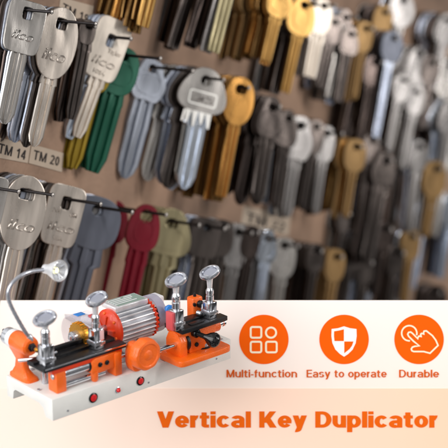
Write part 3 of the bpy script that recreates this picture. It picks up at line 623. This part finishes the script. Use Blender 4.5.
def tube(name, pts, r, m, parent=None, N=12, rib=0):
    P = [Vector(p) for p in pts]
    for _ in range(3):                                  # Chaikin smoothing
        Q = [P[0]]
        for a, b in zip(P, P[1:]): Q += [a*.75+b*.25, a*.25+b*.75]
        P = Q+[P[-1]]
    bm = bmesh.new(); rings = []
    up = Vector((0, 1, 0))
    for i, p in enumerate(P):
        t = (P[min(i+1, len(P)-1)]-P[max(i-1, 0)]).normalized(); s = t.cross(up).normalized(); u = s.cross(t)
        rr = r*(1+rib*(i % 2))
        rings.append([bm.verts.new(p+s*rr*math.cos(2*math.pi*k/N)+u*rr*math.sin(2*math.pi*k/N)) for k in range(N)])
    for a, b in zip(rings, rings[1:]):
        for i in range(N): bm.faces.new((a[i], a[(i+1) % N], b[(i+1) % N], b[i]))
    bm.faces.new(rings[0]); bm.faces.new(rings[-1]); return part(name, bm_mesh(bm, name), m, parent)
def prism(name, outline, axis, a, b, m, bev=.4, parent=None):
    """outline in the other two axes, extruded from a to b along axis"""
    bm = bmesh.new()
    def P(u, v, w): return (w, u, v) if axis == 0 else (u, w, v) if axis == 1 else (u, v, w)
    A = [bm.verts.new(P(u, v, a)) for u, v in outline]; B = [bm.verts.new(P(u, v, b)) for u, v in outline]
    bm.faces.new(A); bm.faces.new(B[::-1]); n = len(A)
    for i in range(n): bm.faces.new((A[i], B[i], B[(i+1) % n], A[(i+1) % n]))
    bmesh.ops.recalc_face_normals(bm, faces=bm.faces[:])
    if bev:
        es = [e for e in bm.edges if len(e.link_faces) == 2 and e.calc_face_angle(0) > .5]
        bmesh.ops.bevel(bm, geom=es, offset=bev, segments=2, profile=.5, affect='EDGES')
    return part(name, bm_mesh(bm, name), m, parent)
L, W, H = 234.8, 80.75, 23.05
# base: open-bottomed housing, arched ends
endo = [(0, 0), (W, 0), (W, -H), (W-11, -H), (W-12.5, -14), (W-16, -11.5), (24, -11.5), (17, -14.5), (13, -H), (0, -H)]
prism('base', endo, 0, 0, L, M_base, 1.1)
base = [o for o in mach.children if o.name.startswith('base')][0]
for x, z, r, pr in ((49, -12.5, 5.2, 0), (109, -12, 4.8, 0)):
    rg = cy('switch_bezel', (x, .3, z), (0, -1, 0), [(0, r), (1.3, r), (1.8, r-.8), (1.2, r-1.4)], M_pl, base)
    cy('switch_button', (x, .3, z), (0, -1, 0), [(0, r-1.3), (1.8, r-1.5), (2.2, r-2.2)], M_redb, base)
cy('indicator_bezel', (80, .3, -13.5), (0, -1, 0), [(0, 3.4), (.8, 3.4), (1.2, 2.8)], M_chr, base)
cy('indicator_lamp', (80, .3, -13.5), (0, -1, 0), [(0, 2.4), (2, 2.3), (3.4, 1.3), (3.8, .2)], M_redb, base)
for x, y in ((4, 28), (28, 74), (226, 6), (226, 74), (124, 12)):
    sc_ = cy('base_screw', (x, y, 0), (0, 0, 1), [(0, 2.2), (.9, 2.0), (1.2, 1.2)], M_st, base, 16)
for x in (18, 120, 214):
    cy('skirt_screw', (x, .2, -17), (0, -1, 0), [(0, 1.3), (.6, 1.2), (.8, .7)], M_st, base, 12)
# brush head pedestal at the left end
hx, hz = 6, 41
bm = bmesh.new(); secs = [(0, 2, 20, 46, 82), (3, 2, 19, 47, 81), (5, 3.5, 17, 50, 78), (12, 4, 12.5, 54, 72), (22, 3, 11, 54, 68), (30, 0, 13, 50, 72), (38, -3, 15, 44, 78)]
rr = []
for z, x0, x1, y0, y1 in secs:
    c = superell(x1-x0, y1-y0, 4, 0, 24); rr.append([bm.verts.new(((x0+x1)/2+u, (y0+y1)/2+v, z)) for u, v in c])
for a, b2 in zip(rr, rr[1:]):
    for i in range(24): bm.faces.new((a[i], a[(i+1) % 24], b2[(i+1) % 24], b2[i]))
bm.faces.new(rr[0]); bm.faces.new(rr[-1])
part('pedestal', bm_mesh(bm, 'pedestal'), M_O)
head = cy('brush_motor_housing', (hx, 41, hz), (0, 1, 0), [(0, 7.2), (1.5, 9.4), (4, 10), (26, 10), (27, 9.6)], M_O)
cy('housing_collar', (hx, 67.5, hz), (0, 1, 0), [(0, 9.6), (1, 9.8), (7, 9.6), (8, 9)], M_whp, head)
cy('vented_cap', (hx, 75, hz), (0, 1, 0), [(0, 9), (1, 9.2), (8, 8.8), (10, 7), (10.4, 3)], M_st, head)
for a in range(0, 360, 60): 
    cy('vent_hole', (hx+6.9*math.cos(math.radians(a)), 82, hz+6.9*math.sin(math.radians(a))), (0, 1, 0), [(0, 1.5), (3.2, 1.5)], M_blk, head, 10)
cy('shaft_nut', (hx, 41.5, hz), (0, -1, 0), [(0, 4.5), (2.5, 4.5), (3, 3), (6, 3), (6.3, 2), (9, 1.9)], M_blk, head, 6); cy('shaft_tip', (hx, 33, hz), (0, -1, 0), [(0, 2.4), (2.5, 2.6), (4, 1.2)], M_br, head)
rod('brake_lever', (-4, 50, 27), (12, 30, 31), 2.1, M_chr); rod('brake_lever', (12, 30, 31), (26, 26, 35), 1.4, M_st)
# gooseneck lamp
neck = tube('gooseneck', [(7, 44, 48), (0, 44, 60), (-11, 44, 82), (-17, 44, 98), (-14, 44, 109), (-3, 44, 116), (12, 44, 118.5), (28, 44, 116)], 1.9, mat('satin_chrome', (190, 192, 200), .22, .85, .08, .3), rib=.12)
cy('neck_socket', (7.5, 44, 47), (-.35, 0, 1), [(0, 3.2), (5, 3), (6.5, 2.2)], M_st)
ld = Vector((.16, -.94, .10)).normalized(); lp = Vector((30, 45, 116))
lamp = cy('lamp_shade', lp-ld*3, ld, [(0, 2.5), (1, 4.6), (7, 5.2), (10, 6.6), (20, 10.6), (22, 10.9), (22.6, 10.2), (21.5, 9.2), (14, 4.5)], M_al)
cy('reflector', lp+ld*11.5, ld, [(0, 4.6), (6.4, 8.9), (6.6, 8.4), (3, 3.5)], mat('lamp_reflector', (235, 236, 240), .18, .6), lamp)
M_led = bpy.data.materials.new('lit_led'); M_led.use_nodes = True; _b = M_led.node_tree.nodes['Principled BSDF']
_b.inputs['Emission Color'].default_value = (1, .93, .45, 1); _b.inputs['Emission Strength'].default_value = 2.2; _b.inputs['Base Color'].default_value = (1, .95, .7, 1)
cy('lamp_led', lp+ld*13, ld, [(0, 2.6), (1.5, 2.6), (2.6, 1.4)], M_led, lamp)
q = ld.to_track_quat('Z', 'Y')
for a in (30, 150, 270):
    v = q@Vector((math.cos(math.radians(a)), math.sin(math.radians(a)), 0)); rod('reflector_rib', lp+ld*15+v*2, lp+ld*18+v*8.4, .6, M_st, lamp, .1)
# left rail and carriage
rail = prism('clamp_rail', [(5, 27), (35, 27), (35, 32), (24, 32), (24, 29.6), (17, 29.6), (17, 32), (5, 32)], 0, -4, 96, M_blk, .35)
bx('rail_edge_strip', (-3, 4.2, 29.6), (95, 4.98, 31.2), M_chr, .2, rail)
bx('stop_bar', (20, 33, 32.2), (94, 37.5, 37), M_blk, .6, rail)
bx('rail_carrier', (6, 6.5, 22), (92, 30, 26.8), M_RO, .8)
blk = bx('end_block', (11, 7, .1), (23, 22, 24.5), M_O, 1.2)
cy('block_screw', (11.2, 13, 17), (-1, 0, 0), [(0, 3), (1.2, 3), (1.8, 2.2)], M_st, blk, 16); cy('block_top_screw', (15, 17, 24), (0, 0, 1), [(0, 2.6), (2.6, 2.6), (3.2, 1.6)], M_blk, blk, 12)
rod('guide_cylinder', (22, 12, 18), (53, 12, 18), 5.6, M_chr); cy('cylinder_ring', (51, 12, 18), (1, 0, 0), [(0, 6.4), (1, 7), (4, 7), (5, 6)], M_blk)
rod('guide_rod', (22, 11, 5.4), (72, 11, 5.4), 3, M_chr); rod('guide_rod', (22, 26, 14), (84, 26, 14), 2.6, M_chr); rod('guide_rod', (86, 11, 15.5), (112, 11, 15.5), 1.9, M_chr)
rod('support_pillar', (18, 38, 0), (18, 38, 27), 3.4, M_st)
arm = prism('carriage_arm', [(52, 10), (58, 9), (84, 9.5), (84, 26), (56, 26), (52, 22)], 1, 4.5, 17, M_O, 1.2)
cy('arm_lug', (57.5, 8, 11), (0, 0, -1), [(0, 4), (9, 3.6), (10.4, 2.6)], M_O, arm)
for x in (62, 70.5): 
    bo = cy('arm_bolt', (x, 4.8, 18), (0, -1, 0), [(0, 2.5), (1.4, 2.5), (1.9, 1.6), (1.2, 1.2)], M_blk, arm, 16)
b2 = bx('slide_block', (80, 3, .1), (89, 18, 25), M_O, 1.4)
bx('motor_foot', (94, 26, 0.1), (112, 60, 10), M_st, 1.5); bx('motor_foot', (136, 28, 0.1), (148, 60, 14), M_st, 1.5)
# feed wheel
kn = prism('wheel_yoke', superell(15, 31, 2.8, 15.6, 24) and [(105+u, v) for u, v in superell(17, 31, 2.6, 15.7, 28)], 1, -3, 9, M_O, 1.4)
cy('yoke_screw', (110, 3, 30.5), (0, 0, 1), [(0, 2), (2.4, 2), (3, 1.2)], M_blk, kn, 10)
wh = cy('feed_wheel', (106, -3, 22.5), (0, -1, 0), [(0, 7), (3, 7), (3.4, 15.2), (5, 16.8), (13, 16.8), (15.4, 15.4), (16, 12.5), (14.9, 11.2), (14.9, 5.5), (15.8, 4.2), (15.9, .01)], M_O, None, 72)
me = wh.data
for v in me.vertices:                                    # finger scallops round the rim
    dx, dz = v.co.x-106, v.co.z-22.5; r_ = math.hypot(dx, dz)
    if r_ > 14.5: f = 1-.035*(.5+.5*math.cos(9*math.atan2(dz, dx))); v.co.x = 106+dx*f; v.co.z = 22.5+dz*f
rod('wheel_rod', (112, -8, 19), (158, -8, 19), 2.8, M_chr)
# right carriage
pl_ = prism('foot_plate', [(x_+176.5, y_-8) for x_, y_ in superell(71, 39, 9, 0, 48)], 2, .6, 7.2, M_O, 1.1)
cy('plate_ring', (187, -7, 7), (0, 0, 1), [(0, 10), (1, 10), (1.6, 8.6), (.6, 8)], M_blk, pl_); cy('clamp_puck', (188, -7, 7), (0, 0, 1), [(0, 7.6), (4, 7.6), (6, 6.8), (7, 5), (9, 4.8), (9.6, 3.6)], M_st, pl_)
yk = prism('carriage_yoke', [(-16, 6.5), (8, 6.5), (8, 22), (4, 30), (-4, 33), (-11, 31), (-16, 23)], 0, 150, 160, M_O, 1.2)
cy('yoke_ring', (159.5, -9, 19.5), (1, 0, 0), [(0, 9), (1.2, 9.4), (3, 9.4), (3.6, 8.2), (1.6, 5.5), (1.6, 4)], M_blk, yk)
rod('yoke_pin', (154, -9, 19.5), (170, -9, 19.5), 4, M_blk, yk)
bd = prism('carriage_body', [(164, 7), (196, 7), (198, 15), (201, 26), (203, 34.8), (150, 34.8), (152, 29), (163, 26)], 1, -14, 8, M_O, 1.2)
cy('body_screw', (173, -14, 15), (0, -1, 0), [(0, 2.4), (1.5, 2.4), (2, 1.6)], M_blk, bd, 12)
rod('rear_rod', (176, 0, 22), (224, 0, 22), 3.1, M_chr); cy('rod_collar', (205, 0, 22), (1, 0, 0), [(0, 5.6), (1, 6.8), (9, 6.8), (10, 5.8)], M_O); cy('rod_end', (221, 0, 22), (1, 0, 0), [(0, 2.2), (1, 3.9), (3.4, 3.9), (4, 2.8)], M_chr)
hb = cy('lever_hub', (170.5, -13.5, 29), (0, -1, 0), [(0, 4.8), (5, 4.8), (6, 4)], M_pl)
tube('handle_arm', [(170.5, -17.5, 29), (174, -21, 27), (179, -26, 24), (182, -29, 21)], 2.7, M_pl, hb)
dv = Vector((.62, -.45, -.35)).normalized(); cy('handle_grip', Vector((175, -23, 26.5)), dv, [(0, 2.2), (3, 3.4), (6, 6), (9, 7.6), (12, 8.2), (15, 7.6), (17.5, 5.4), (18.6, 2.6), (18.9, .01)], M_pl, hb)
r2 = prism('clamp_rail', [(-23, 35), (6, 35), (6, 40), (-6, 40), (-6, 38.4), (-11, 38.4), (-11, 40), (-23, 40)], 0, 147, 209, M_blk, .5)
bx('rail_slot_plate', (162, -19, 40.1), (180, -13, 41), M_blk, .3, r2)
# post behind the right rail
ps = prism('pointer_post', [(u+192, v+10) for u, v in superell(14, 12, 5, 0, 28)], 2, .1, 57, M_O, 1.6)
cy('post_pin', (192, 10, 57), (0, 0, 1), [(0, 1.7), (3, 1.7), (3.6, 1)], M_blk, ps, 12)
cy('post_pin', (186, 3.4, 51), (-.6, -1, 0), [(-2, 1.8), (2, 1.8)], M_blk, ps, 12)
cy('post_knob', (193, 4.5, 50), (.3, -1, 0), [(0, 4), (3, 4), (4, 3)], M_blk, ps, 16); 
pt = cy('pointer_nut', (193, 1, 46), (.75, -.65, 0), [(0, 5), (1, 6.2), (5, 6.2), (6, 5), (6.1, 3.4), (12, 3.4)], M_st, None, 6)
cy('pointer_screw', (187, -1, 43), (.3, -1, -.1), [(-1, 2.6), (4, 2.6), (5, 1.6)], M_st, pt, 14)
# clamps
def clamp(x, y, z0, zb, zc, zo, s=5.8, tiltx=-14, guard=False, oz=0.0, ox=0):
    root = prism('clamp_jaw', [(-s, -s), (s, -s), (s, s), (-s, s)], 2, z0+.1, zb, M_chr, .6); root.location = (x, y, 0)
    prism('jaw_plate', [(-s-.9, z0+5), (s+.9, z0+5), (s+.9, z0+8), (s*.4, z0+8), (s*.4, z0+9.2), (-s-.9, z0+9.2)], 1, -s-1.2, s+1.2, M_st, .3, root)
    bx('jaw_slot', (-1.6, -s-.12, z0+9), (-.9, -s+.5, zb-1), M_blk, 0, root); bx('jaw_slot', (-s+.4, -s-1.4, z0+7.1), (s-.2, -s-1.1, z0+7.7), M_blk, 0, root)
    h_ = zc-zb; r = s*.78
    cy('clamp_collar', (0, 0, zb-.2), (0, 0, 1), [(0, r*.8), (1.2, r*.8), (1.8, r), (h_*.45, r), (h_*.48, r*.9), (h_*.56, r*.9), (h_*.6, r), (h_*.86, r), (h_*.92, r*.85), (h_, r*.7)], M_chr, root, 28)
    cy('clamp_stem', (0, 0, zc-1), (0, 0, 1), [(0, r*.6), (max(2, zo-zc-6), r*.8), (max(3, zo-zc-1.5), r*1.35)], M_al, root, 20)
    # wing grip: an oval dish with a raised rim
    A = 12.2*s/5.8; B = 9.2*s/5.8; bm = bmesh.new(); rings = []
    for rad, hh in ((.01, -.6), (.66, -.6), (.72, 1.4), (.80, 2.0), (.95, 1.7), (1, .8), (1, -1.4), (.93, -2.4), (.5, -3.2), (.01, -3.2)):
        rings.append([bm.verts.new((A*rad*math.cos(t), B*rad*math.sin(t), hh*1.1)) for t in [2*math.pi*i/48 for i in range(48)]])
    for a, b in zip(rings, rings[1:]):
        for i in range(48): bm.faces.new((a[i], a[(i+1) % 48], b[(i+1) % 48], b[i]))
    me = bm_mesh(bm, 'wing_grip')
    g = part('wing_grip', me, mat('satin_chrome', (190, 192, 200), .22, .85, .08, .3), root)
    # face tilted to the camera side: local X along the picture's right, face normal up and forward
    g.rotation_euler = (Matrix.Rotation(-YAW, 3, 'Z') @ Matrix.Rotation(math.radians(tiltx), 3, 'Y') @ Matrix.Rotation(math.radians(oz), 3, 'Z') @ Matrix.Rotation(math.radians(27), 3, 'X')).to_euler()
    g.location = (ox, 0, zo)
    bm = bmesh.new(); 
    lathe(bm, (0, 0, -.6), (0, 0, 1), [(0, A*.64), (.5, A*.64)], 40)
    for v in bm.verts: v.co.y *= B/A
    dsh = part('grip_inlay', bm_mesh(bm, 'grip_inlay'), mat('satin_inlay', (178, 180, 192), .25, .6, .12, 400), g)
    return root
clamp(4, 13, 32, 53, 69, 80, 5.8, -18)
clamp(65, 14, 32, 53, 68, 84, 5.6, -22, ox=2)
c3 = clamp(145.5, -15, 40, 61, 79, 93, 5.6, -20)
bx('red_jaw_guard', (-9, -4.6, 41), (-5.9, 6, 60), M_pk, .6, c3)
clamp(192, -14, 40, 58, 73, 90, 5.4, -22)
c2 = [o for o in mach.children if o.name.startswith('clamp_jaw')][1]
bx('jaw_reflection', (1.0, -6.3, 42), (5.4, -5.7, 52), mat('pale_red_reflection', (238, 190, 190), .3), .1, c2)  # pinkish reflection on the jaw, put in as a coloured strip
# motor
MX0, MX1, MY, MZ, MR = 106, 152, 44, 34, 19.5
mo = cy('motor_body', (MX0, MY, MZ), (1, 0, 0), [(0, MR-1.2), (MX1-MX0, MR-1.2)], mat('shell_shade_grey', (150, 150, 156), .4, .5), None, 96)  # darker grey paints shade into the gaps between the fins
for k in range(26):                                      # cooling fins along the shell
    a = 2*math.pi*k/26+.06; 
    bm = bmesh.new(); box_bm(bm, (MX0+1, -.75, MR-1.6), (MX1-1, .75, MR+1.3), .3, 1)
    bmesh.ops.rotate(bm, cent=(0, 0, 0), matrix=Matrix.Rotation(a, 3, 'X'), verts=bm.verts[:]); bmesh.ops.translate(bm, vec=(0, MY, MZ), verts=bm.verts[:])
    part('cooling_fin', bm_mesh(bm, 'cooling_fin'), M_al, mo)
e1 = cy('motor_end_cap', (MX0-7, MY, MZ), (1, 0, 0), [(0, 7), (.4, 11), (1.2, 15.5), (3.4, 18.8), (5, 20.4), (8, 20.4)], M_RO, None, 72)
for k in range(6): 
    a = math.radians(60*k+20); cy('cap_screw', (MX0-4.8, MY+17*math.cos(a), MZ+17*math.sin(a)), (-1, 0, 0), [(0, 1.5), (1.4, 1.5), (1.8, .8)], M_O, e1, 10)
for k in range(5):
    a = math.radians(72*k+10); bm = bmesh.new(); box_bm(bm, (MX0-8.2, -1, 6), (MX0-4.5, 1, 15.5), .3, 1)
    bmesh.ops.rotate(bm, cent=(0, 0, 0), matrix=Matrix.Rotation(a, 3, 'X'), verts=bm.verts[:]); bmesh.ops.translate(bm, vec=(0, MY, MZ), verts=bm.verts[:]); part('cap_rib', bm_mesh(bm, 'cap_rib'), M_RO, e1)
gear = []
for i in range(26*4):
    a = 2*math.pi*i/(26*4); r = MR+(1.6 if i % 4 in (0, 1) else -.6); gear.append((MY+r*math.cos(a), MZ+r*math.sin(a)))
prism('motor_end_cap', gear, 0, MX1-.5, MX1+2.5, M_RO, 0)
bx('label_box', (MX0+1, 36, MZ+MR-1), (MX1-2, 60, MZ+MR+4.5), M_al, .8, mo)
lb = bx('rating_label', (MX0+6, 38, MZ+MR+4.5), (MX1-4, 58, MZ+MR+4.8), M_lab, 0, mo)
for k, (a, b_, y_) in enumerate(((112, 128, 54), (112, 140, 50), (112, 136, 46), (112, 140, 42), (132, 142, 54))):
    bx('label_line', (a, y_, MZ+MR+4.8), (b_, y_+1.6, MZ+MR+5.0), M_whp, 0, lb)
# cutter, hub and transparent guard on the left of the motor
rod('cutter_shaft', (56, MY, MZ+2), (100, MY, MZ+2), 3.4, M_st)
ct = cy('cutter_wheel', (63, MY, MZ+2), (1, 0, 0), [(0, 8), (.3, 13.6), (3, 14.2), (6.5, 14.2), (8, 12), (12, 9), (13, 6)], M_br, None, 60)
for k in range(20):
    a = 2*math.pi*k/20; bm = bmesh.new(); box_bm(bm, (63.5, -.5, 12.6), (69.4, .6, 14.8), .15, 1)
    bmesh.ops.rotate(bm, cent=(0, 0, 0), matrix=Matrix.Rotation(a, 3, 'X'), verts=bm.verts[:]); bmesh.ops.translate(bm, vec=(0, MY, MZ+2), verts=bm.verts[:]); part('cutter_tooth', bm_mesh(bm, 'cutter_tooth'), M_br, ct)
cy('cutter_nut', (53.5, MY, MZ+2), (1, 0, 0), [(0, 1.5), (1, 3.6), (3, 4.2), (3.4, 6.4), (10, 6.8)], M_st)
gd = cy('cutter_guard', (68, MY+15, MZ-1), (1, 0, 0), [(0, 18.6), (0, 19.4), (24, 19.4), (24, 18.6), (0, 18.6)], M_clr, None, 64, False)
bx('guard_label', (72, MY+10, MZ+18.4), (82, MY+18, MZ+19), M_blu, .1, gd); bx('guard_label', (84, MY+4, MZ+15.2), (90, MY+9, MZ+17.4), M_pk, .1, gd)
# right side of the motor: second cutter under a smoky guard
rod('motor_shaft', (MX1+2, MY, MZ), (176, MY, MZ), 3.2, M_st); cy('second_cutter', (162, MY-6, MZ-1), (1, 0, 0), [(0, 8), (.4, 11), (6, 11), (6.6, 8)], mat('aged_cutter', (120, 66, 30), .35, .7, .2, 100), None, 40)
bm = bmesh.new(); Np = 16; ring = []
for x_ in (156, 166):
    ring.append([[bm.verts.new((x_, MY+(rr_)*math.cos(t), MZ+2+(rr_)*math.sin(t))) for t in [math.radians(a) for a in range(60, 241, 12)]] for rr_ in (20.5, 18.6)])
n_ = len(ring[0][0])
for i in range(n_-1):
    (a, b_), (c_, d_) = ring
    bm.faces.new((a[i], a[i+1], c_[i+1], c_[i])); bm.faces.new((b_[i], d_[i], d_[i+1], b_[i+1])); bm.faces.new((a[i], b_[i], b_[i+1], a[i+1])); bm.faces.new((c_[i], c_[i+1], d_[i+1], d_[i]))
bm.faces.new((ring[0][0][0], ring[1][0][0], ring[1][1][0], ring[0][1][0])); bm.faces.new((ring[0][0][-1], ring[0][1][-1], ring[1][1][-1], ring[1][0][-1]))
part('smoky_guard', bm_mesh(bm, 'smoky_guard'), M_clg)
bx('white_guard_box', (160, 48, 30), (182, 64, 50), M_whp, 2.0)
cy('blue_knob', (166, 22, 46), (-.3, -1, .2), [(-6, 2.4), (0, 2.8), (.6, 4.6), (4, 4.8), (5, 4)], M_blu, None, 24)
# bracket fixed to the banner that carries the machine from below
inv = mach.matrix_basis.inverted() if False else None
mb = bpy.data.objects.new('display_bracket', None); C.objects.link(mb); mb.matrix_world = Matrix.LocRotScale(mach.location, mach.rotation_euler, mach.scale)
tag(mb, 'plain steel bracket hidden under the machine, fixed to the banner', 'bracket')
bx('tray', (60, 20, -3.4), (215, 70, -1.4), M_st, .3, mb); bx('arm', (150, 50, -9), (170, 190, -3.5), M_st, .5, mb)
